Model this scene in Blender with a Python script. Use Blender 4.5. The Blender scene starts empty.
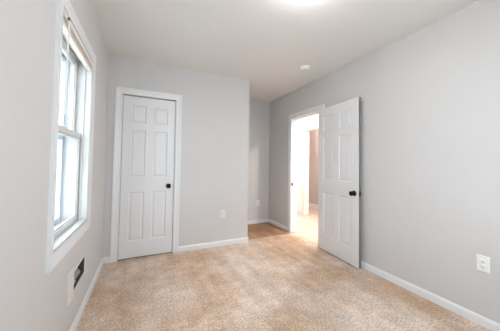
import bpy, bmesh, math, random
from mathutils import Vector, Matrix

scene = bpy.context.scene
COL = scene.collection
PI = math.pi
random.seed(4)

# ------------------------------------------------------------------ camera
F, YAW, PITCH, ROLL, CAMH = 227.3, 0.45746, 0.03305, 0.01355, 1.1675
CX, CY = 257.95, 156.47
cy_, sy_, cp_, sp_ = math.cos(YAW), math.sin(YAW), math.cos(PITCH), math.sin(PITCH)
fw = Vector((sy_ * cp_, cy_ * cp_, sp_))
rt = Vector((cy_, -sy_, 0.0))
up = rt.cross(fw)
c_, s_ = math.cos(ROLL), math.sin(ROLL)
rt2, up2 = c_ * rt + s_ * up, c_ * up - s_ * rt
cam_data = bpy.data.cameras.new('camera')
cam = bpy.data.objects.new('camera', cam_data)
COL.objects.link(cam)
M = Matrix((rt2, up2, -fw)).transposed().to_4x4()
M.translation = Vector((0, 0, CAMH))
cam.matrix_world = M
cam_data.sensor_fit = 'HORIZONTAL'
cam_data.sensor_width = 36.0
cam_data.lens = F / 500 * 36
cam_data.shift_x = -(CX - 250) / 500
cam_data.shift_y = (CY - 165.5) / 500
cam_data.clip_start = 0.02
scene.camera = cam

# ------------------------------------------------------------------ world, exposure
SKY_COL, SKY_STR = (0.84, 0.92, 1.0), 9.2
HALL_LAMP, DOOR_LAMP, ROOM_LAMP, FAR_ROOM_FILL = 62.0, 30.0, 13.5, 42.0
scene.view_settings.view_transform = 'Standard'
scene.view_settings.look = 'None'
scene.view_settings.exposure = 0.05
scene.view_settings.gamma = 1.0
scene.view_settings.use_curve_mapping = False
world = bpy.data.worlds.new('overcast_sky')
scene.world = world
world.use_nodes = True
bg = world.node_tree.nodes['Background']
bg.inputs[0].default_value = (*SKY_COL, 1)
bg.inputs[1].default_value = SKY_STR

# ------------------------------------------------------------------ dimensions
H = 2.44
XL, XR = -0.417, 2.255
YB, YC, YA = -0.35, 3.161, 4.062      # wall behind the camera, closet front, alcove back
XC = 1.398                            # closet outer corner
WT = 0.115                            # inner wall thickness
YSEAM = 3.235                         # carpet ends here, wood floor in the alcove
HX = 3.30                             # far wall of the hallway

# ------------------------------------------------------------------ materials
def new_mat(name):
    m = bpy.data.materials.new(name)
    m.use_nodes = True
    nt = m.node_tree
    return m, nt, nt.nodes['Principled BSDF']

def lin(r, g, b):
    f = lambda c: ((c / 255 + 0.055) / 1.055) ** 2.4 if c > 10 else c / 255 / 12.92
    return (f(r), f(g), f(b), 1)

def plain(name, rgb, rough=0.5, metal=0.0, bump=0.0, scale=200.0, coat=0.0):
    m, nt, p = new_mat(name)
    p.inputs['Base Color'].default_value = lin(*rgb)
    p.inputs['Roughness'].default_value = rough
    p.inputs['Metallic'].default_value = metal
    if coat:
        p.inputs['Coat Weight'].default_value = coat
    if bump:
        tc = nt.nodes.new('ShaderNodeTexCoord')
        n = nt.nodes.new('ShaderNodeTexNoise')
        n.inputs['Scale'].default_value = scale
        n.inputs['Detail'].default_value = 4
        b = nt.nodes.new('ShaderNodeBump')
        b.inputs['Strength'].default_value = bump
        b.inputs['Distance'].default_value = 0.002
        nt.links.new(tc.outputs['Object'], n.inputs['Vector'])
        nt.links.new(n.outputs['Fac'], b.inputs['Height'])
        nt.links.new(b.outputs['Normal'], p.inputs['Normal'])
    return m

def wall_paint(name, rgb):
    """rolled eggshell paint: faint mottling and orange-peel bump"""
    m, nt, p = new_mat(name)
    tc = nt.nodes.new('ShaderNodeTexCoord')
    n1 = nt.nodes.new('ShaderNodeTexNoise')
    n1.inputs['Scale'].default_value = 2.2
    n1.inputs['Detail'].default_value = 5
    r = nt.nodes.new('ShaderNodeValToRGB')
    c = lin(*rgb)
    r.color_ramp.elements[0].color = (c[0] * .97, c[1] * .97, c[2] * .97, 1)
    r.color_ramp.elements[1].color = (min(1, c[0] * 1.03), min(1, c[1] * 1.03), min(1, c[2] * 1.03), 1)
    n2 = nt.nodes.new('ShaderNodeTexNoise')
    n2.inputs['Scale'].default_value = 160
    b = nt.nodes.new('ShaderNodeBump')
    b.inputs['Strength'].default_value = 0.08
    b.inputs['Distance'].default_value = 0.002
    L = nt.links.new
    L(tc.outputs['Object'], n1.inputs['Vector'])
    L(tc.outputs['Object'], n2.inputs['Vector'])
    L(n1.outputs['Fac'], r.inputs['Fac'])
    L(r.outputs['Color'], p.inputs['Base Color'])
    L(n2.outputs['Fac'], b.inputs['Height'])
    L(b.outputs['Normal'], p.inputs['Normal'])
    p.inputs['Roughness'].default_value = 0.6
    return m

def carpet_mat():
    m, nt, p = new_mat('beige_carpet')
    L = nt.links.new
    N = nt.nodes.new
    tc = N('ShaderNodeTexCoord')
    def noise(scale, detail, rough=.5, vec=None):
        n = N('ShaderNodeTexNoise')
        n.inputs['Scale'].default_value = scale; n.inputs['Detail'].default_value = detail; n.inputs['Roughness'].default_value = rough
        L(vec or tc.outputs['Object'], n.inputs['Vector'])
        return n.outputs['Fac']
    def ramp(fac, p0, p1, c0, c1):
        r = N('ShaderNodeValToRGB')
        r.color_ramp.elements[0].position = p0; r.color_ramp.elements[0].color = c0
        r.color_ramp.elements[1].position = p1; r.color_ramp.elements[1].color = c1
        L(fac, r.inputs['Fac'])
        return r.outputs['Color']
    def mult(A, B):
        mx = N('ShaderNodeMix'); mx.data_type = 'RGBA'; mx.blend_type = 'MULTIPLY'; mx.inputs['Factor'].default_value = 1
        L(A, mx.inputs['A']); L(B, mx.inputs['B'])
        return mx.outputs['Result']
    fine = noise(62, 6, .85)
    # paler and browner areas: uneven flash light put into the colour, with some wear
    tone = ramp(noise(1.3, 4, .6), .38, .60, lin(*CARPET_BROWN), lin(*CARPET_PALE))
    # single tufts
    tuft = ramp(fine, .36, .64, (.50, .46, .42, 1), (1.3, 1.3, 1.3, 1))
    # lie of the pile: footprints, and vacuum strokes along the room
    foot = ramp(noise(7.5, 4, .65), .34, .66, (.86, .85, .84, 1), (1.08, 1.08, 1.08, 1))
    mp = N('ShaderNodeMapping'); mp.inputs['Scale'].default_value = (9, .9, 1); mp.inputs['Rotation'].default_value = (0, 0, .12)
    L(tc.outputs['Object'], mp.inputs['Vector'])
    stroke = ramp(noise(1.0, 3, .6, mp.outputs['Vector']), .36, .62, (.90, .89, .88, 1), (1.05, 1.05, 1.05, 1))
    L(mult(mult(mult(tone, tuft), foot), stroke), p.inputs['Base Color'])
    bp = N('ShaderNodeBump'); bp.inputs['Strength'].default_value = 0.6; bp.inputs['Distance'].default_value = 0.006
    L(fine, bp.inputs['Height']); L(bp.outputs['Normal'], p.inputs['Normal'])
    p.inputs['Roughness'].default_value = 0.95
    p.inputs['Specular IOR Level'].default_value = 0.1
    p.inputs['Sheen Weight'].default_value = 0.1
    return m

def plank_mat(name, c1, c2, c3, rot=PI / 2):
    m, nt, p = new_mat(name)
    L = nt.links.new
    N = nt.nodes.new
    tc = N('ShaderNodeTexCoord')
    mp = N('ShaderNodeMapping'); mp.inputs['Rotation'].default_value = (0, 0, rot)
    br = N('ShaderNodeTexBrick')
    br.inputs['Color1'].default_value = lin(*c1); br.inputs['Color2'].default_value = lin(*c2)
    br.inputs['Mortar'].default_value = lin(*c3)
    br.inputs['Scale'].default_value = 1.0; br.inputs['Mortar Size'].default_value = 0.002
    br.inputs['Brick Width'].default_value = 0.9; br.inputs['Row Height'].default_value = 0.12
    w = N('ShaderNodeTexNoise'); w.inputs['Scale'].default_value = 14; w.inputs['Detail'].default_value = 6
    mp2 = N('ShaderNodeMapping'); mp2.inputs['Scale'].default_value = (5, .35, 1)
    L(tc.outputs['Object'], mp.inputs['Vector']); L(mp.outputs['Vector'], br.inputs['Vector'])
    L(tc.outputs['Object'], mp2.inputs['Vector']); L(mp2.outputs['Vector'], w.inputs['Vector'])
    mx = N('ShaderNodeMix'); mx.data_type = 'RGBA'; mx.blend_type = 'MULTIPLY'; mx.inputs['Factor'].default_value = .5
    L(br.outputs['Color'], mx.inputs['A']); L(w.outputs['Color'], mx.inputs['B'])
    mr = N('ShaderNodeMapRange'); mr.inputs['To Min'].default_value = .6; mr.inputs['To Max'].default_value = 1.1
    cmb = N('ShaderNodeCombineColor')
    L(w.outputs['Fac'], mr.inputs['Value'])
    for i in range(3):
        L(mr.outputs['Result'], cmb.inputs[i])
    L(cmb.outputs['Color'], mx.inputs['B'])
    L(mx.outputs['Result'], p.inputs['Base Color'])
    p.inputs['Roughness'].default_value = 0.4
    return m

def glass_mat():
    m = bpy.data.materials.new('window_glass')
    m.use_nodes = True
    nt = m.node_tree
    nt.nodes.clear()
    o = nt.nodes.new('ShaderNodeOutputMaterial')
    t = nt.nodes.new('ShaderNodeBsdfTransparent'); t.inputs[0].default_value = (.96, .98, .98, 1)
    g = nt.nodes.new('ShaderNodeBsdfGlossy'); g.inputs['Roughness'].default_value = 0.02
    fr = nt.nodes.new('ShaderNodeFresnel'); fr.inputs[0].default_value = 1.45
    mx = nt.nodes.new('ShaderNodeMixShader')
    geo = nt.nodes.new('ShaderNodeNewGeometry')          # reflect on the outer skin of the pane only
    inv = nt.nodes.new('ShaderNodeMath'); inv.operation = 'SUBTRACT'; inv.inputs[0].default_value = 1.0
    mul = nt.nodes.new('ShaderNodeMath'); mul.operation = 'MULTIPLY'
    nt.links.new(geo.outputs['Backfacing'], inv.inputs[1])
    nt.links.new(inv.outputs[0], mul.inputs[0])
    nt.links.new(fr.outputs[0], mul.inputs[1])
    nt.links.new(mul.outputs[0], mx.inputs[0])
    nt.links.new(t.outputs[0], mx.inputs[1])
    nt.links.new(g.outputs[0], mx.inputs[2])
    nt.links.new(mx.outputs[0], o.inputs[0])
    return m

def lamp_mat(name, rgb, strength):
    m, nt, p = new_mat(name)
    p.inputs['Base Color'].default_value = lin(235, 232, 226)
    p.inputs['Roughness'].default_value = 0.25
    p.inputs['Emission Color'].default_value = lin(*rgb)
    p.inputs['Emission Strength'].default_value = strength
    return m

CARPET_BROWN, CARPET_PALE = (206, 175, 148), (228, 210, 196)
WALL = wall_paint('pale_grey_wall_paint', (208, 205, 203))
CEIL = wall_paint('ceiling_paint', (238, 236, 234))
HALLWALL = wall_paint('warm_hall_wall_paint', (246, 245, 243))
BATHWALL = wall_paint('taupe_wall_paint', (204, 190, 181))
TRIM = plain('white_semigloss_trim', (230, 230, 230), 0.35, bump=0.05, scale=60)
DOORP = plain('white_door_paint', (228, 227, 227), 0.4, bump=0.06, scale=90)
SASH = plain('white_vinyl_sash', (210, 209, 207), 0.35)
ALU = plain('mill_aluminium', (196, 206, 220), 0.45, 0.3)
BLINDM = plain('cream_blind_slats', (238, 229, 220), 0.5)
CORDM = plain('white_blind_cord', (240, 240, 240), 0.4)
BRONZE = plain('oil_rubbed_bronze', (26, 22, 20), 0.32, 0.7)
NICKEL = plain('brushed_nickel', (190, 186, 180), 0.3, 1.0)
PLASTIC = plain('white_plastic', (240, 240, 238), 0.3)
DIMPLASTIC = plain('painted_over_plastic', (228, 226, 224), 0.4)
BLACK = plain('grey_slot', (120, 116, 112), 0.7)
SHEET = plain('galvanised_sheet', (150, 150, 148), 0.5, 0.4, bump=.3, scale=20)
DUCT = plain('dark_duct_lining', (70, 64, 60), 0.8, bump=.4, scale=30)  # one even dark colour for the whole duct
CARPET = carpet_mat()
PLANK = plank_mat('oak_planks', (206, 176, 160), (220, 194, 178), (130, 102, 84))
PLANK2 = plank_mat('brown_oak_planks', (168, 122, 86), (188, 144, 106), (92, 60, 40))
GLASS = glass_mat()
SUBFLOOR = plain('concrete', (120, 116, 110), .9)

# ------------------------------------------------------------------ mesh helpers
def link(o, parent=None, **kw):
    COL.objects.link(o)
    if parent is not None:
        o.parent = parent
    for k, v in kw.items():
        o[k] = v
    return o

def build(name, bm, mat, parent=None, smooth=False, bevel=0.0, seg=2, **kw):
    me = bpy.data.meshes.new(name)
    bmesh.ops.recalc_face_normals(bm, faces=bm.faces)
    bm.to_mesh(me)
    bm.free()
    mats = mat if isinstance(mat, (list, tuple)) else [mat]
    for mm in mats:
        me.materials.append(mm)
    o = bpy.data.objects.new(name, me)
    link(o, parent, **kw)
    if smooth:
        for p in me.polygons:
            p.use_smooth = True
        me.set_sharp_from_angle(angle=math.radians(40))
    if bevel:
        b = o.modifiers.new('bevel', 'BEVEL')
        b.width = bevel
        b.segments = seg
        b.limit_method = 'ANGLE'
        b.harden_normals = False
    return o

def box(bm, lo, hi, mi=0):
    x0, y0, z0 = lo
    x1, y1, z1 = hi
    v = [bm.verts.new(c) for c in ((x0, y0, z0), (x1, y0, z0), (x1, y1, z0), (x0, y1, z0),
                                   (x0, y0, z1), (x1, y0, z1), (x1, y1, z1), (x0, y1, z1))]
    for f in ((0, 3, 2, 1), (4, 5, 6, 7), (0, 1, 5, 4), (1, 2, 6, 5), (2, 3, 7, 6), (3, 0, 4, 7)):
        bm.faces.new([v[i] for i in f]).material_index = mi
    return bm

def lathe(bm, prof, M=Matrix(), n=24, mi=0):
    """prof: (radius, axial) pairs around local z, placed by M"""
    rings = []
    for r, z in prof:
        if r < 1e-6:
            rings.append([bm.verts.new(M @ Vector((0, 0, z)))])
        else:
            rings.append([bm.verts.new(M @ Vector((r * math.cos(2 * PI * i / n), r * math.sin(2 * PI * i / n), z))) for i in range(n)])
    for a, b in zip(rings, rings[1:]):
        for i in range(n):
            j = (i + 1) % n
            if len(a) == 1 and len(b) == 1:
                continue
            if len(a) == 1:
                bm.faces.new((a[0], b[i], b[j])).material_index = mi
            elif len(b) == 1:
                bm.faces.new((a[i], b[0], a[j])).material_index = mi
            else:
                bm.faces.new((a[i], b[i], b[j], a[j])).material_index = mi
    return bm

def tube(bm, pts, r, n=8):
    pts = [Vector(p) for p in pts]
    rings = []
    for i, p in enumerate(pts):
        d = (pts[min(i + 1, len(pts) - 1)] - pts[max(i - 1, 0)]).normalized()
        a = d.orthogonal().normalized() if not rings else None
        if a is None:
            a = (pa - d * pa.dot(d)).normalized()
        pa = a
        b = d.cross(a)
        rings.append([bm.verts.new(p + r * (math.cos(2 * PI * k / n) * a + math.sin(2 * PI * k / n) * b)) for k in range(n)])
    for A, B in zip(rings, rings[1:]):
        for k in range(n):
            bm.faces.new((A[k], A[(k + 1) % n], B[(k + 1) % n], B[k]))
    bm.faces.new(rings[0][::-1]); bm.faces.new(rings[-1])
    return bm

def slab(name, axis, c0, c1, u0, u1, z0, z1, holes, mat, **kw):
    """upright wall slab between c0 and c1 on 'x' or 'y', spanning u and z, with rectangular holes (ua, ub, za, zb)"""
    us = sorted({u0, u1, *[h[0] for h in holes], *[h[1] for h in holes]})
    zs = sorted({z0, z1, *[h[2] for h in holes], *[h[3] for h in holes]})
    us = [u for u in us if u0 - 1e-9 <= u <= u1 + 1e-9]
    zs = [z for z in zs if z0 - 1e-9 <= z <= z1 + 1e-9]
    solid = lambda i, j: 0 <= i < len(us) - 1 and 0 <= j < len(zs) - 1 and not any(
        h[0] - 1e-6 <= us[i] and us[i + 1] <= h[1] + 1e-6 and h[2] - 1e-6 <= zs[j] and zs[j + 1] <= h[3] + 1e-6 for h in holes)
    bm = bmesh.new()
    V = {}
    def v(c, u, z):
        k = (round(c, 6), round(u, 6), round(z, 6))
        if k not in V:
            V[k] = bm.verts.new((c, u, z) if axis == 'x' else (u, c, z))
        return V[k]
    for i in range(len(us) - 1):
        for j in range(len(zs) - 1):
            if not solid(i, j):
                continue
            a, b, c, d = us[i], us[i + 1], zs[j], zs[j + 1]
            for cc in (c0, c1):
                bm.faces.new((v(cc, a, c), v(cc, b, c), v(cc, b, d), v(cc, a, d)))
            if not solid(i - 1, j): bm.faces.new((v(c0, a, c), v(c1, a, c), v(c1, a, d), v(c0, a, d)))
            if not solid(i + 1, j): bm.faces.new((v(c0, b, c), v(c1, b, c), v(c1, b, d), v(c0, b, d)))
            if not solid(i, j - 1): bm.faces.new((v(c0, a, c), v(c1, a, c), v(c1, b, c), v(c0, b, c)))
            if not solid(i, j + 1): bm.faces.new((v(c0, a, d), v(c1, a, d), v(c1, b, d), v(c0, b, d)))
    return build(name, bm, mat, kind='structure', **kw)

def casing(name, axis, face, out, ua, ub, z0, z1, w, th, parent=None, sill=False, mat=None, **kw):
    """picture-frame moulding round an opening ua..ub, z0..z1 on the plane `face`, standing out by th in direction out (+1/-1);
    mitred corners and a stepped profile"""
    prof = [(0.0, 0.0), (0.0, th * .55), (w * .18, th * .7), (w * .3, th * .62), (w * .78, th * .95), (w, th * 1.0), (w, 0.0)]
    bm = bmesh.new()
    if sill:
        cor = [(ua, z0, -1, -1), (ua, z1, -1, 1), (ub, z1, 1, 1), (ub, z0, 1, -1), (ua, z0, -1, -1)]
    else:
        cor = [(ua, z0, -1, 0), (ua, z1, -1, 1), (ub, z1, 1, 1), (ub, z0, 1, 0)]
    rings = []
    for (u, z, du, dz) in cor:
        ring = []
        for (o, t) in prof:
            uu, zz, cc = u + du * o, z + dz * o, face + out * t
            ring.append(bm.verts.new((cc, uu, zz) if axis == 'x' else (uu, cc, zz)))
        rings.append(ring)
    n = len(prof)
    for A, B in zip(rings, rings[1:]):
        for k in range(n):
            bm.faces.new((A[k], A[(k + 1) % n], B[(k + 1) % n], B[k]))
    if not sill:
        bm.faces.new(rings[0]); bm.faces.new(rings[-1][::-1])
    bmesh.ops.remove_doubles(bm, verts=bm.verts, dist=1e-6)
    return build(name, bm, mat or TRIM, parent, **kw)

def baseboard(name, runs, h=0.07, t=0.012, mat=None, **kw):
    """runs: ((x0,y0),(x1,y1),(nx,ny)) along a wall, standing out along n; rounded top edge"""
    bm = bmesh.new()
    for (a, b, nrm) in runs:
        prof = [(0, 0), (t, 0), (t, h * .72), (t * .8, h * .86), (t * .35, h), (0, h)]
        A = [bm.verts.new((a[0] + nrm[0] * o, a[1] + nrm[1] * o, z)) for o, z in prof]
        B = [bm.verts.new((b[0] + nrm[0] * o, b[1] + nrm[1] * o, z)) for o, z in prof]
        n = len(prof)
        for k in range(n):
            bm.faces.new((A[k], A[(k + 1) % n], B[(k + 1) % n], B[k]))
        bm.faces.new(A); bm.faces.new(B[::-1])
    return build(name, bm, mat or TRIM, kind='structure', **kw)

# ------------------------------------------------------------------ the shell
# openings
WIN = (1.502, 2.250, 0.697, 1.985)          # window hole in the left wall (y, z)
CLO = (-0.281, 0.348, 0.0, 2.005)           # closet door hole (x, z)
ENT = (2.52, 3.28, 0.0, 1.97)               # bedroom doorway (y, z)
HOP = (3.36, 4.24, 0.0, 1.965)              # opening across the hallway (y, z)
ADDED_WIN = (.45, 1.75, .68, 2.06)               # unseen window added for more even daylight (x, z)
VEN = (1.93, 2.245, 0.295, 0.425)           # register hole (y, z)

bm = bmesh.new()
box(bm, (XL - .2, YB - .12, -.05), (XR + WT * .55, YSEAM, 0))
build('floor', bm, CARPET, kind='structure', label='beige tan cut-pile carpet covering the whole bedroom floor', category='carpet floor')
bm = bmesh.new()
box(bm, (XL - .2, YSEAM, -.05), (XR + WT * .55, YA + .1, -.004))
build('alcove_floor', bm, PLANK2, kind='structure', label='brown wood floor of the small alcove beside the closet', category='wood floor')
bm = bmesh.new()
box(bm, (XL - .2, YB - .12, H), (XR + WT, YA + .1, H + .1))
build('ceiling', bm, CEIL, kind='structure', label='flat pale grey ceiling over the bedroom', category='ceiling')
slab('wall_left', 'x', XL - .2, XL, YB - .12, YA + .1, 0, H, [WIN, VEN], WALL, label='pale grey left wall with the window and floor register', category='wall')
slab('wall_right', 'x', XR, XR + WT, YB - .12, YA + .1, 0, H, [ENT], WALL, label='pale grey right wall with the open doorway', category='wall')
slab('wall_back', 'y', YA, YA + .1, XL, XR, 0, H, [], WALL, label='narrow grey end wall of the alcove beside the closet', category='wall')
slab('wall_closet', 'y', YC, YC + .1, XL, XC, 0, H, [CLO], WALL, label='grey closet front wall around the closed six panel door', category='wall')
slab('wall_closet_side', 'x', XC - .1, XC, YC + .1, YA, 0, H, [], WALL, label='grey side wall of the closet facing the alcove', category='wall')
slab('wall_front', 'y', YB - .12, YB, XL, XR, 0, H, [ADDED_WIN], WALL, label='pale grey wall behind the viewer', category='wall')

# outside: yard made pale to bounce light; house wall added to cut sky
bm = bmesh.new(); box(bm, (-9, -12, -.75), (4.2, 8, -.6))
build('yard', bm, plain('bounce_concrete', (196, 194, 190), .95, bump=.5, scale=30), kind='structure', label='ground outside, made pale to bounce light up to the ceiling', category='ground')
bm = bmesh.new()
hx = XL - .2 - 2.3
z = -.6
while z < 3.6:                                   # lapped siding
    vs = [bm.verts.new(q) for q in ((hx, -3, z), (hx, 8, z), (hx - .018, 8, z + .18), (hx - .018, -3, z + .18), (hx - .3, -3, z), (hx - .3, 8, z), (hx - .3, 8, z + .18), (hx - .3, -3, z + .18))]
    for f in ((0, 1, 2, 3), (0, 4, 5, 1), (3, 2, 6, 7), (4, 7, 6, 5), (0, 3, 7, 4), (1, 5, 6, 2)):
        bm.faces.new([vs[i] for i in f])
    z += .18
build('sky_block_wall', bm, plain('white_siding', (244, 245, 246), .6), kind='structure', label='white siding wall added outside to hold back sky light at the left window', category='wall')

# hallway and the room beyond
bm = bmesh.new(); box(bm, (XR + WT * .55, .7, -.05), (4.2, 5.7, -.004))
build('hall_floor', bm, PLANK, kind='structure', label='pinkish wood plank floor of the hallway outside the doorway', category='wood floor')
bm = bmesh.new(); box(bm, (XR + WT, .7, H), (4.2, 5.7, H + .1))
build('hall_ceiling', bm, CEIL, kind='structure', label='white hallway ceiling seen beyond the doorway', category='ceiling')
slab('wall_hall', 'x', HX, HX + .11, .7, 5.7, 0, H, [HOP], HALLWALL, label='bright warm white hallway wall across from the doorway', category='wall')
slab('wall_hall_end', 'y', 5.6, 5.7, XR + WT, HX, 0, H, [], HALLWALL, label='far end wall of the hallway', category='wall')
slab('wall_hall_near', 'y', .6, .7, XR + WT, HX + .11, 0, H, [], HALLWALL, label='near end wall of the hallway', category='wall')
slab('wall_hall_side', 'x', XR + WT - .1, XR + WT, YA + .1, 5.7, 0, H, [], HALLWALL, label='hallway wall past the alcove', category='wall')
slab('wall_far_room', 'x', 4.06, 4.2, 2.4, 5.7, 0, H, [], BATHWALL, label='pinkish beige wall of the room across the hallway', category='wall')
slab('wall_far_room_end', 'y', 5.6, 5.7, HX + .11, 4.06, 0, H, [], BATHWALL, label='end wall of the room across the hallway', category='wall')
slab('wall_far_room_near', 'y', 2.4, 2.5, HX + .11, 4.06, 0, H, [], BATHWALL, label='near wall of the room across the hallway', category='wall')

# baseboards
T = .012
cw = .07
baseboard('baseboard_left', [((XL, YB), (XL, YC), (1, 0))], label='white baseboard along the left wall under the window', category='baseboard')
baseboard('baseboard_right', [((XR, YB + T), (XR, ENT[0] - cw), (-1, 0)), ((XR, ENT[1] + cw), (XR, YA), (-1, 0))], label='white baseboard along the right wall on both sides of the doorway', category='baseboard')
baseboard('baseboard_closet', [((XL + T, YC), (CLO[0] - cw + .012, YC), (0, -1)), ((CLO[1] + cw - .01, YC), (XC + T, YC), (0, -1)), ((XC, YC), (XC, YA - T), (1, 0))], label='white baseboard wrapping the closet wall and its corner', category='baseboard')
baseboard('baseboard_back', [((XC, YA), (XR - T, YA), (0, -1))], label='white baseboard at the end of the alcove', category='baseboard')
baseboard('baseboard_front', [((XL + T, YB), (XR, YB), (0, 1))], label='white baseboard behind the viewer', category='baseboard')
baseboard('baseboard_hall', [((HX, .7), (HX, HOP[0] - .075), (-1, 0)), ((HX, HOP[1] + .075), (HX, 5.6), (-1, 0))], h=.09, label='white baseboard of the hallway wall', category='baseboard')
baseboard('baseboard_far_room', [((4.06, 2.5), (4.06, 5.6), (-1, 0))], h=.12, label='tall white baseboard in the room across the hallway', category='baseboard')

# door jambs and casings
def jamb(name, axis, c0, c1, hole, t=.012, **kw):
    a, b, z0, z1 = hole
    bm = bmesh.new()
    for (u0, u1, w0, w1) in ((a - .001, a + t, z0, z1), (b - t, b + .001, z0, z1), (a + t, b - t, z1 - t, z1 + .001)):
        lo, hi = ((c0, u0, w0), (c1, u1, w1)) if axis == 'x' else ((u0, c0, w0), (u1, c1, w1))
        box(bm, lo, hi)
    # stop strip
    m = c0 + (c1 - c0) * .55
    for (u0, u1, w0, w1) in ((a + t, a + t + .011, z0, z1 - t), (b - t - .011, b - t, z0, z1 - t), (a + t, b - t, z1 - t - .011, z1 - t)):
        lo, hi = ((m, u0, w0), (m + .035, u1, w1)) if axis == 'x' else ((u0, m, w0), (u1, m + .035, w1))
        box(bm, lo, hi)
    return build(name, bm, TRIM, kind='structure', bevel=.001, seg=1, **kw)

casing('trim_1', 'y', YC, -1, CLO[0] + .006, CLO[1] - .006, 0, CLO[3] - .006, cw, .016, kind='structure', label='white casing around the closet door', category='door casing')
jamb('trim_2', 'y', YC, YC + .1, CLO, label='white jamb of the closet door', category='door jamb')
casing('trim_3', 'x', XR, -1, ENT[0] + .006, ENT[1] - .006, 0, ENT[3] - .006, cw, .016, kind='structure', label='white casing around the open bedroom doorway', category='door casing')
entry_jamb = jamb('trim_4', 'x', XR, XR + WT, ENT, label='white jamb lining the open bedroom doorway', category='door jamb')
casing('trim_5', 'x', XR + WT, 1, ENT[0] + .006, ENT[1] - .006, 0, ENT[3] - .006, cw, .016, kind='structure', label='hallway side casing of the bedroom doorway', category='door casing')
casing('trim_6', 'x', HX, -1, HOP[0] + .006, HOP[1] - .006, 0, HOP[3] - .006, .075, .018, kind='structure', label='glowing white casing of the opening across the hallway', category='door casing')
jamb('trim_7', 'x', HX, HX + .11, HOP, label='white jamb of the opening across the hallway', category='door jamb')
# strike plate on the far jamb of the bedroom doorway
bm = bmesh.new()
y = ENT[1] - .012
box(bm, (XR + .006, y - .002, .80), (XR + .036, y, .857))
build('strike_plate', bm, BRONZE, entry_jamb, label='dark bronze strike plate')

# ------------------------------------------------------------------ six panel doors
def panel_door(name, w, h, th=.035, stile=.105, mull=.095):
    """slab in local coords: x 0..w, z 0..h, faces at y=0 (front) and y=th; six raised panels on both faces"""
    pw = (w - 2 * stile - mull) / 2
    xs = [0, stile, stile + pw, stile + pw + mull, w - stile, w]
    k = h / 2.0
    zs = [0, .205 * k, .80 * k, .985 * k, 1.575 * k, 1.665 * k, 1.885 * k, h]
    bm = bmesh.new()
    V = {}
    def v(x, y, z):
        q = (round(x, 5), round(y, 5), round(z, 5))
        if q not in V:
            V[q] = bm.verts.new((x, y, z))
        return V[q]
    cells = []
    for y in (0, th):
        for i in range(5):
            for j in range(7):
                f = bm.faces.new((v(xs[i], y, zs[j]), v(xs[i + 1], y, zs[j]), v(xs[i + 1], y, zs[j + 1]), v(xs[i], y, zs[j + 1])))
                if i in (1, 3) and j in (1, 3, 5):
                    cells.append(f)
    for j in range(7):
        for x in (0, w):
            bm.faces.new((v(x, 0, zs[j]), v(x, th, zs[j]), v(x, th, zs[j + 1]), v(x, 0, zs[j + 1])))
    for i in range(5):
        for z in (0, h):
            bm.faces.new((v(xs[i], 0, z), v(xs[i + 1], 0, z), v(xs[i + 1], th, z), v(xs[i], th, z)))
    bmesh.ops.recalc_face_normals(bm, faces=bm.faces)
    for f in cells:
        bmesh.ops.inset_individual(bm, faces=[f], thickness=.012, depth=-.009)
        bmesh.ops.inset_individual(bm, faces=[f], thickness=.012, depth=0)
        bmesh.ops.inset_individual(bm, faces=[f], thickness=.022, depth=.006)
    o = build(name, bm, DOORP, bevel=.0015, seg=1)
    return o

def knob_set(parent, x, z, y, out, mat=BRONZE, k=1.0):
    """round knob with neck and rosette on the face y, pointing along out*y"""
    R = Matrix.Translation((x, y, z)) @ Matrix.Rotation(-out * PI / 2, 4, 'X')
    bm = bmesh.new()
    lathe(bm, [(0, 0), (.032, 0), (.032, .004), (.028, .009), (.016, .012), (0, .012)], R, 28)
    r = build('rosette', bm, mat, parent, smooth=True)
    bm = bmesh.new()
    lathe(bm, [(r_, z_ * k) for r_, z_ in ((0, .010), (.011, .010), (.011, .026), (.016, .030), (.025, .036), (.0275, .045), (.0265, .054), (.020, .061), (.009, .064), (0, .064))], R, 28)
    build('door_knob', bm, mat, parent, smooth=True)

def hinge(parent, loc, axis_h=.088, leaf=None, mat=TRIM):
    bm = bmesh.new()
    x, y, z = loc
    for k in range(5):
        a = z - axis_h / 2 + k * axis_h / 5
        lathe(bm, [(0, a + .0006), (.0065, a + .0006), (.0065, a + axis_h / 5 - .0006), (0, a + axis_h / 5 - .0006)], Matrix.Translation((x, y, 0)), 12)
    lathe(bm, [(0, z + axis_h / 2), (.005, z + axis_h / 2), (.004, z + axis_h / 2 + .006), (0, z + axis_h / 2 + .008)], Matrix.Translation((x, y, 0)), 12)
    if leaf:
        box(bm, (x + leaf[0], y + leaf[1], z - axis_h / 2), (x + leaf[2], y + leaf[3], z + axis_h / 2))
    return build('hinge', bm, mat, parent, smooth=True)

# closet door, shut: hinges at left, knob at right
cd_w = CLO[1] - CLO[0] - .024 - .008
d1 = panel_door('door_1', cd_w, 1.967, stile=.088, mull=.088)
d1.location = (CLO[0] + .012 + .004, YC + .010, .013)
d1['kind'] = 'structure'; d1['label'] = 'closed white six panel closet door with one black knob'; d1['category'] = 'door'
knob_set(d1, cd_w - .062, .867 - .013, 0, -1)
for z in (.22, 1.0, 1.77):
    hinge(d1, (-.002, -.012, z))

# bedroom door, swung back almost flat against the right wall
ew = ENT[1] - ENT[0] - .024 - .006
d2 = panel_door('door_2', ew, 1.938, stile=.11, mull=.10)
# local x runs hinge -> latch; local y=0 face looks into the room after turning
ANG = math.radians(-93.9)
d2.location = (XR - .046, ENT[0] + .013, .014)
d2.rotation_euler = (0, 0, ANG)
d2['kind'] = 'structure'; d2['label'] = 'open white six panel bedroom door folded back against the right wall'; d2['category'] = 'door'
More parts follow.
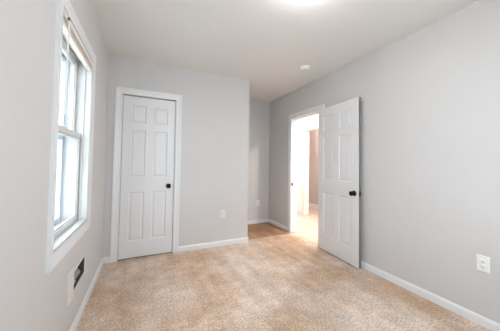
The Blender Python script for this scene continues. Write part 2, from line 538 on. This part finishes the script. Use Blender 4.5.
# after turning by about -95 degrees local +y points to +x (the wall): the room looks at y=0
knob_set(d2, ew - .065, .83, 0, -1)
knob_set(d2, ew - .065, .83, .035, 1, k=.82)
bm = bmesh.new()
box(bm, (ew - .001, .0025, .002), (ew + .0004, .0325, 1.936))
build('door_edge', bm, plain('bare_door_edge', (118, 110, 104), .7, bump=.2, scale=40), d2, label='bare grey-brown leading edge')
bm = bmesh.new()
box(bm, (ew, .006, .80), (ew + .0015, .029, .86))
box(bm, (ew, .012, .82), (ew + .011, .023, .84))
build('latch', bm, BRONZE, d2, label='dark bronze latch plate on the door edge')
for z in (.20, .97, 1.74):
    hinge(d2, (-.004, .042, z), mat=BRONZE)

# ------------------------------------------------------------------ window
wy0, wy1, wz0, wz1 = WIN
win = casing('window_1', 'x', XL, 1, wy0 - .002, wy1 + .002, wz0 - .002, wz1 + .002, .066, .016, sill=True, kind='structure',
             label='white double hung window with wide casing on the left wall', category='window')
bm = bmesh.new()
xo = XL - .2
for lo, hi in (((xo, wy0 - .001, wz0), (XL + .004, wy0 + .014, wz1)), ((xo, wy1 - .014, wz0), (XL + .004, wy1 + .001, wz1)),
               ((xo, wy0, wz1 - .014), (XL + .004, wy1, wz1 + .001)), ((xo, wy0, wz0 - .001), (XL + .004, wy1, wz0 + .014))):
    box(bm, lo, hi)
# parting stops
for yy in (wy0 + .014, wy1 - .024):
    box(bm, (XL - .048, yy, wz0 + .014), (XL - .036, yy + .010, wz1 - .014))
    box(bm, (XL - .088, yy, wz0 + .014), (XL - .0865, yy + .010, wz1 - .014))
build('jamb', bm, SASH, win, bevel=.001, seg=1)

def sash(name, x, y0, y1, z0, z1, st, bot, top, th=.034, mat=SASH):
    bm = bmesh.new()
    box(bm, (x - th, y0, z0), (x, y0 + st, z1)); box(bm, (x - th, y1 - st, z0), (x, y1, z1))
    box(bm, (x - th, y0 + st, z0), (x, y1 - st, z0 + bot)); box(bm, (x - th, y0 + st, z1 - top), (x, y1 - st, z1))
    # glazing bead
    for a, b, c, d in ((y0 + st, y0 + st + .008, z0 + bot, z1 - top), (y1 - st - .008, y1 - st, z0 + bot, z1 - top),
                       (y0 + st, y1 - st, z0 + bot, z0 + bot + .008), (y0 + st, y1 - st, z1 - top - .008, z1 - top)):
        box(bm, (x - th * .7, a, c), (x - th * .25, b, d))
    o = build(name, bm, mat, win, bevel=.002, seg=2)
    bm = bmesh.new()
    box(bm, (x - th * .5 - .002, y0 + st - .004, z0 + bot - .004), (x - th * .5 + .002, y1 - st + .004, z1 - top + .004))
    build('pane', bm, GLASS, o)
    return o

a, b = wy0 + .016, wy1 - .016
low = sash('lower_sash', XL - .052, a, b, wz0 + .015, 1.385, .034, .036, .034)
upp = sash('upper_sash', XL - .089, a, b, 1.352, wz1 - .015, .036, .034, .045)
bm = bmesh.new()
yc = (a + b) / 2
lathe(bm, [(0, 1.385), (.016, 1.385), (.016, 1.393), (.010, 1.398), (0, 1.398)], Matrix.Translation((XL - .068, yc, 0)), 16)
box(bm, (XL - .074, yc - .03, 1.392), (XL - .062, yc + .012, 1.400))
build('sash_lock', bm, SASH, low, bevel=.001, seg=1)
# aluminium storm window outside
bm = bmesh.new()
xs_ = XL - .185
for lo, hi in (((xs_, wy0 + .014, wz0 + .014), (xs_ + .03, wy0 + .05, wz1 - .014)), ((xs_, wy1 - .05, wz0 + .014), (xs_ + .03, wy1 - .014, wz1 - .014)),
               ((xs_, wy0 + .05, wz1 - .05), (xs_ + .03, wy1 - .05, wz1 - .014)), ((xs_, wy0 + .05, wz0 + .014), (xs_ + .03, wy1 - .05, wz0 + .05)),
               ((xs_, wy0 + .05, 1.33), (xs_ + .03, wy1 - .05, 1.365))):
    box(bm, lo, hi)
st = build('storm_window', bm, ALU, win, bevel=.001, seg=1, label='bluish aluminium storm window frame outside the sashes')
bm = bmesh.new()
box(bm, (xs_ + .012, wy0 + .05, wz0 + .05), (xs_ + .015, wy1 - .05, wz1 - .05))
build('pane', bm, GLASS, st)

# an unseen window, added behind the camera to even out the room light
w2 = casing('added_window', 'y', YB, 1, ADDED_WIN[0] - .002, ADDED_WIN[1] + .002, ADDED_WIN[2] - .002, ADDED_WIN[3] + .002, .066, .02, sill=True, kind='structure',
            label='white window added out of view behind the camera to even out the light', category='window')
for nm, y_, za, zb in (('lower_sash', YB - .03, ADDED_WIN[2], 1.385), ('upper_sash', YB - .068, 1.35, ADDED_WIN[3])):
    bm = bmesh.new()
    box(bm, (ADDED_WIN[0], y_ - .034, za), (ADDED_WIN[0] + .045, y_, zb)); box(bm, (ADDED_WIN[1] - .045, y_ - .034, za), (ADDED_WIN[1], y_, zb))
    box(bm, (ADDED_WIN[0] + .045, y_ - .034, za), (ADDED_WIN[1] - .045, y_, za + .045)); box(bm, (ADDED_WIN[0] + .045, y_ - .034, zb - .04), (ADDED_WIN[1] - .045, y_, zb))
    so = build(nm, bm, SASH, w2, bevel=.002)
    bm = bmesh.new()
    box(bm, (ADDED_WIN[0] + .04, y_ - .02, za + .04), (ADDED_WIN[1] - .04, y_ - .016, zb - .036))
    build('pane', bm, GLASS, so)

# gathered mini blind at the top of the window
bl = bpy.data.objects.new('window_blind', None)
bl.empty_display_size = .1
bl.location = (XL - .015, (wy0 + wy1) / 2, wz1 - .014)
link(bl, label='cream mini blind drawn fully up at the top of the window', category='blind')
hw = (wy1 - wy0) / 2 - .018
bm = bmesh.new()
box(bm, (-.014, -hw, -.03), (.022, hw, 0))
box(bm, (.022, -hw, -.034), (.025, hw, -.002))
build('headrail', bm, BLINDM, bl, bevel=.002)
bm = bmesh.new()
for k in range(8):
    z = -.033 - k * .0034
    box(bm, (-.012, -hw + .006, z - .0022), (.018 + (k % 2) * .0015, hw - .006, z))
build('slat_stack', bm, BLINDM, bl, kind='stuff')
bm = bmesh.new()
box(bm, (-.012, -hw + .004, -.074), (.020, hw - .004, -.061))
build('bottom_rail', bm, BLINDM, bl, bevel=.002)
bm = bmesh.new()
tube(bm, [(.029, -hw + .05, -.02), (.031, -hw + .05, -.06), (.030, -hw + .05, -.55)], .004, 8)
build('tilt_wand', bm, CORDM, bl, smooth=True)
bm = bmesh.new()
box(bm, (.025, -hw + .043, -.026), (.034, -hw + .057, -.012))
build('wand_hook', bm, plain('brown_plastic', (120, 92, 70), .5), bl)

# ------------------------------------------------------------------ wall register under the window
vn = bpy.data.objects.new('wall_register', None)
vn.empty_display_size = .05
vn.location = (XL, VEN[0], VEN[2])
link(vn, label='white wall register with its grille missing low under the window', category='vent')
w_, h_ = VEN[1] - VEN[0], VEN[3] - VEN[2]
bm = bmesh.new()
def plate(bm, y0, y1, z0, z1, t=.006):
    box(bm, (0, y0, z0), (t, y1, z1))
plate(bm, -.135, 0, -.03, h_ + .035); plate(bm, w_, w_ + .012, -.012, h_ + .012)
plate(bm, 0, w_, -.012, 0); plate(bm, 0, w_, h_, h_ + .012)
build('plate', bm, plain('register_white', (228, 224, 220), .4), vn, bevel=.002)
bm = bmesh.new()
t = .001
for lo, hi in (((-.19, t, t), (-.185, w_ - t, h_ - t)), ((-.19, t, t), (-.001, t * 4, h_ - t)), ((-.19, w_ - t * 4, t), (-.001, w_ - t, h_ - t)),
               ((-.19, t, t), (-.001, w_ - t, t * 4)), ((-.19, t, h_ - t * 4), (-.001, w_ - t, h_ - t))):
    box(bm, lo, hi)
build('duct_boot', bm, DUCT, vn)
bm = bmesh.new()
# bent damper flap lying across the lower part of the boot
pts = [(-.012, .034), (-.035, .070), (-.08, .066), (-.15, .085)]
for (p0, p1) in zip(pts, pts[1:]):
    vs = [bm.verts.new(q) for q in ((p0[0], .10, p0[1]), (p0[0], w_ - .05, p0[1] - .01), (p1[0], w_ - .05, p1[1] - .01), (p1[0], .10, p1[1]),
                                    (p0[0], .10, p0[1] + .004), (p0[0], w_ - .05, p0[1] - .006), (p1[0], w_ - .05, p1[1] - .006), (p1[0], .10, p1[1] + .004))]
    for f in ((0, 3, 2, 1), (4, 5, 6, 7), (0, 1, 5, 4), (1, 2, 6, 5), (2, 3, 7, 6), (3, 0, 4, 7)):
        bm.faces.new([vs[i] for i in f])
build('damper', bm, SHEET, vn, label='grey sheet metal damper inside the duct')
rd = random.Random(7)
bm = bmesh.new()
bmesh.ops.create_icosphere(bm, subdivisions=3, radius=1)
for v in bm.verts:
    q = 1 + rd.uniform(-.3, .3)
    v.co = Vector((-.024 + .017 * v.co.x * q, .075 + .055 * v.co.y * q, .022 + .015 * v.co.z * q))
build('lint_clump', bm, plain('grey_lint', (196, 188, 178), .95, bump=.6, scale=120), vn, label='pale clump of lint in the bottom of the duct')
for (yy, zz) in ((-.06, h_ + .01), (-.06, .0)):
    bm = bmesh.new()
    lathe(bm, [(0, .0055), (.004, .0055), (.0035, .008), (0, .0085)], Matrix.Translation((0, yy, zz)) @ Matrix.Rotation(PI / 2, 4, 'Y'), 12)
    build('screw', bm, NICKEL, vn, smooth=True)

# ------------------------------------------------------------------ outlets
def outlet(name, loc, rz, label, mat):
    """duplex receptacle; local plate in xz facing -y"""
    e = bpy.data.objects.new(name, None)
    e.empty_display_size = .05
    e.location = loc
    e.rotation_euler = (0, 0, rz)
    link(e, label=label, category='outlet', group='wall outlets')
    bm = bmesh.new()
    box(bm, (-.037, -.006, -.058), (.037, 0, .058))
    build('cover_plate', bm, mat, e, bevel=.003, seg=3)
    for s in (1, -1):
        bm = bmesh.new()
        lathe(bm, [(0, .0055), (.0172, .0055), (.0172, .0078), (.0160, .0086), (0, .0086)], Matrix.Translation((0, 0, s * .0195)) @ Matrix.Rotation(PI / 2, 4, 'X'), 24)
        r = build('receptacle', bm, mat, e, smooth=True)
        bm = bmesh.new()
        for dx, hh in ((-.0063, .0085), (.0063, .007)):
            box(bm, (dx - .0012, -.0090, s * .0195 - hh / 2 + .003), (dx + .0012, -.0084, s * .0195 + hh / 2 + .003))
        lathe(bm, [(0, .0084), (.0024, .0084), (.0024, .009), (0, .009)], Matrix.Translation((0, 0, s * .0195 - .008)) @ Matrix.Rotation(PI / 2, 4, 'X'), 10)
        build('slot', bm, BLACK, r)
    bm = bmesh.new()
    lathe(bm, [(0, .0058), (.003, .0058), (.0026, .0072), (0, .0074)], Matrix.Rotation(PI / 2, 4, 'X'), 12)
    build('screw', bm, NICKEL, e, smooth=True)
    return e

outlet('wall_outlet', (XR, .788, .455), -PI / 2, 'bright white duplex outlet low on the right wall near the photo edge', PLASTIC)
outlet('wall_outlet', (1.003, YC, .445), 0, 'grey painted duplex outlet low on the closet wall', DIMPLASTIC)
outlet('wall_outlet', (2.015, YA, .40), 0, 'small pale outlet low on the alcove end wall', PLASTIC)

# ------------------------------------------------------------------ smoke detector
sd = bpy.data.objects.new('smoke_detector', None)
sd.empty_display_size = .05
sd.location = (1.832, 2.36, H)
link(sd, label='small round white smoke detector on the ceiling near the doorway', category='smoke detector')
bm = bmesh.new()
lathe(bm, [(0, 0), (.066, 0), (.066, -.010), (.062, -.012), (0, -.012)], Matrix(), 32)
build('mounting_base', bm, PLASTIC, sd, smooth=True)
bm = bmesh.new()
lathe(bm, [(0, -.012), (.060, -.012), (.060, -.022), (.056, -.034), (.046, -.040), (.022, -.042), (0, -.042)], Matrix(), 32)
build('housing', bm, PLASTIC, sd, smooth=True)
bm = bmesh.new()
lathe(bm, [(0, -.0415), (.008, -.0415), (.0075, -.0445), (0, -.0445)], Matrix.Translation((.018, 0, 0)), 14)
build('test_button', bm, DIMPLASTIC, sd, smooth=True)

# ------------------------------------------------------------------ ceiling lights
def flush_light(name, loc, R, label, power, rgb, group=None):
    e = bpy.data.objects.new(name, None)
    e.empty_display_size = .1
    e.location = loc
    link(e, label=label, category='ceiling light')
    bm = bmesh.new()
    lathe(bm, [(0, 0), (R * .82, 0), (R * .86, -.008), (R * .86, -.022), (R * .80, -.028), (0, -.028)], Matrix(), 40)
    build('canopy', bm, NICKEL, e, smooth=True)
    bm = bmesh.new()
    prof = [(R * .78, -.024), (R, -.030)]
    for k in range(1, 9):
        t = k / 8 * PI / 2
        prof.append((R * math.cos(t), -.030 - .062 * math.sin(t)))
    lathe(bm, prof, Matrix(), 40)
    area = 2 * PI * R * R * .7
    build('glass_shade', bm, lamp_mat('lit_opal_glass', rgb, power / area / PI), e, smooth=True)
    bm = bmesh.new()
    lathe(bm, [(0, -.088), (.010, -.089), (.012, -.096), (.006, -.104), (.008, -.110), (0, -.116)], Matrix(), 16)
    build('finial', bm, NICKEL, e, smooth=True)
    return e

flush_light('ceiling_light', (.935, 1.165, H), .10, 'lit round glass ceiling light cut off by the top of the photo', ROOM_LAMP, (252, 252, 255))
flush_light('ceiling_light', (2.80, 1.45, H), .09, 'lit hallway ceiling light hidden behind the right wall', HALL_LAMP, (255, 247, 240))
flush_light('ceiling_light', (2.84, 2.98, H), .06, 'lit hallway ceiling light just outside the doorway, above its header', DOOR_LAMP, (255, 247, 240))
flush_light('ceiling_light', (2.85, 4.75, H), .09, 'unseen lamp added at the far end to brighten the hallway wall', HALL_LAMP * .32, (255, 247, 240))  # added fill lamp, out of view, whitens the hallway wall
flush_light('ceiling_light', (3.74, 3.7, H), .12, 'unseen lamp added to brighten the room across the hallway', FAR_ROOM_FILL, (255, 246, 240))  # added out of view to lift the far room's wall

# daylight portal in the window opening (guides sampling of the sky, emits nothing itself)
pd = bpy.data.lights.new('window_portal', 'AREA')
pd.shape = 'RECTANGLE'
pd.size, pd.size_y = wz1 - wz0, wy1 - wy0
pd.cycles.is_portal = True
po = bpy.data.objects.new('window_portal', pd)
COL.objects.link(po)
po.location = (XL - .21, (wy0 + wy1) / 2, (wz0 + wz1) / 2)
po.rotation_euler = (0, -PI / 2, 0)
pd2 = bpy.data.lights.new('window_portal', 'AREA')
pd2.shape = 'RECTANGLE'
pd2.size, pd2.size_y = ADDED_WIN[1] - ADDED_WIN[0], ADDED_WIN[3] - ADDED_WIN[2]
pd2.cycles.is_portal = True
po2 = bpy.data.objects.new('window_portal', pd2)
COL.objects.link(po2)
po2.location = ((ADDED_WIN[0] + ADDED_WIN[1]) / 2, YB - .13, (ADDED_WIN[2] + ADDED_WIN[3]) / 2)
po2.rotation_euler = (PI / 2, 0, 0)
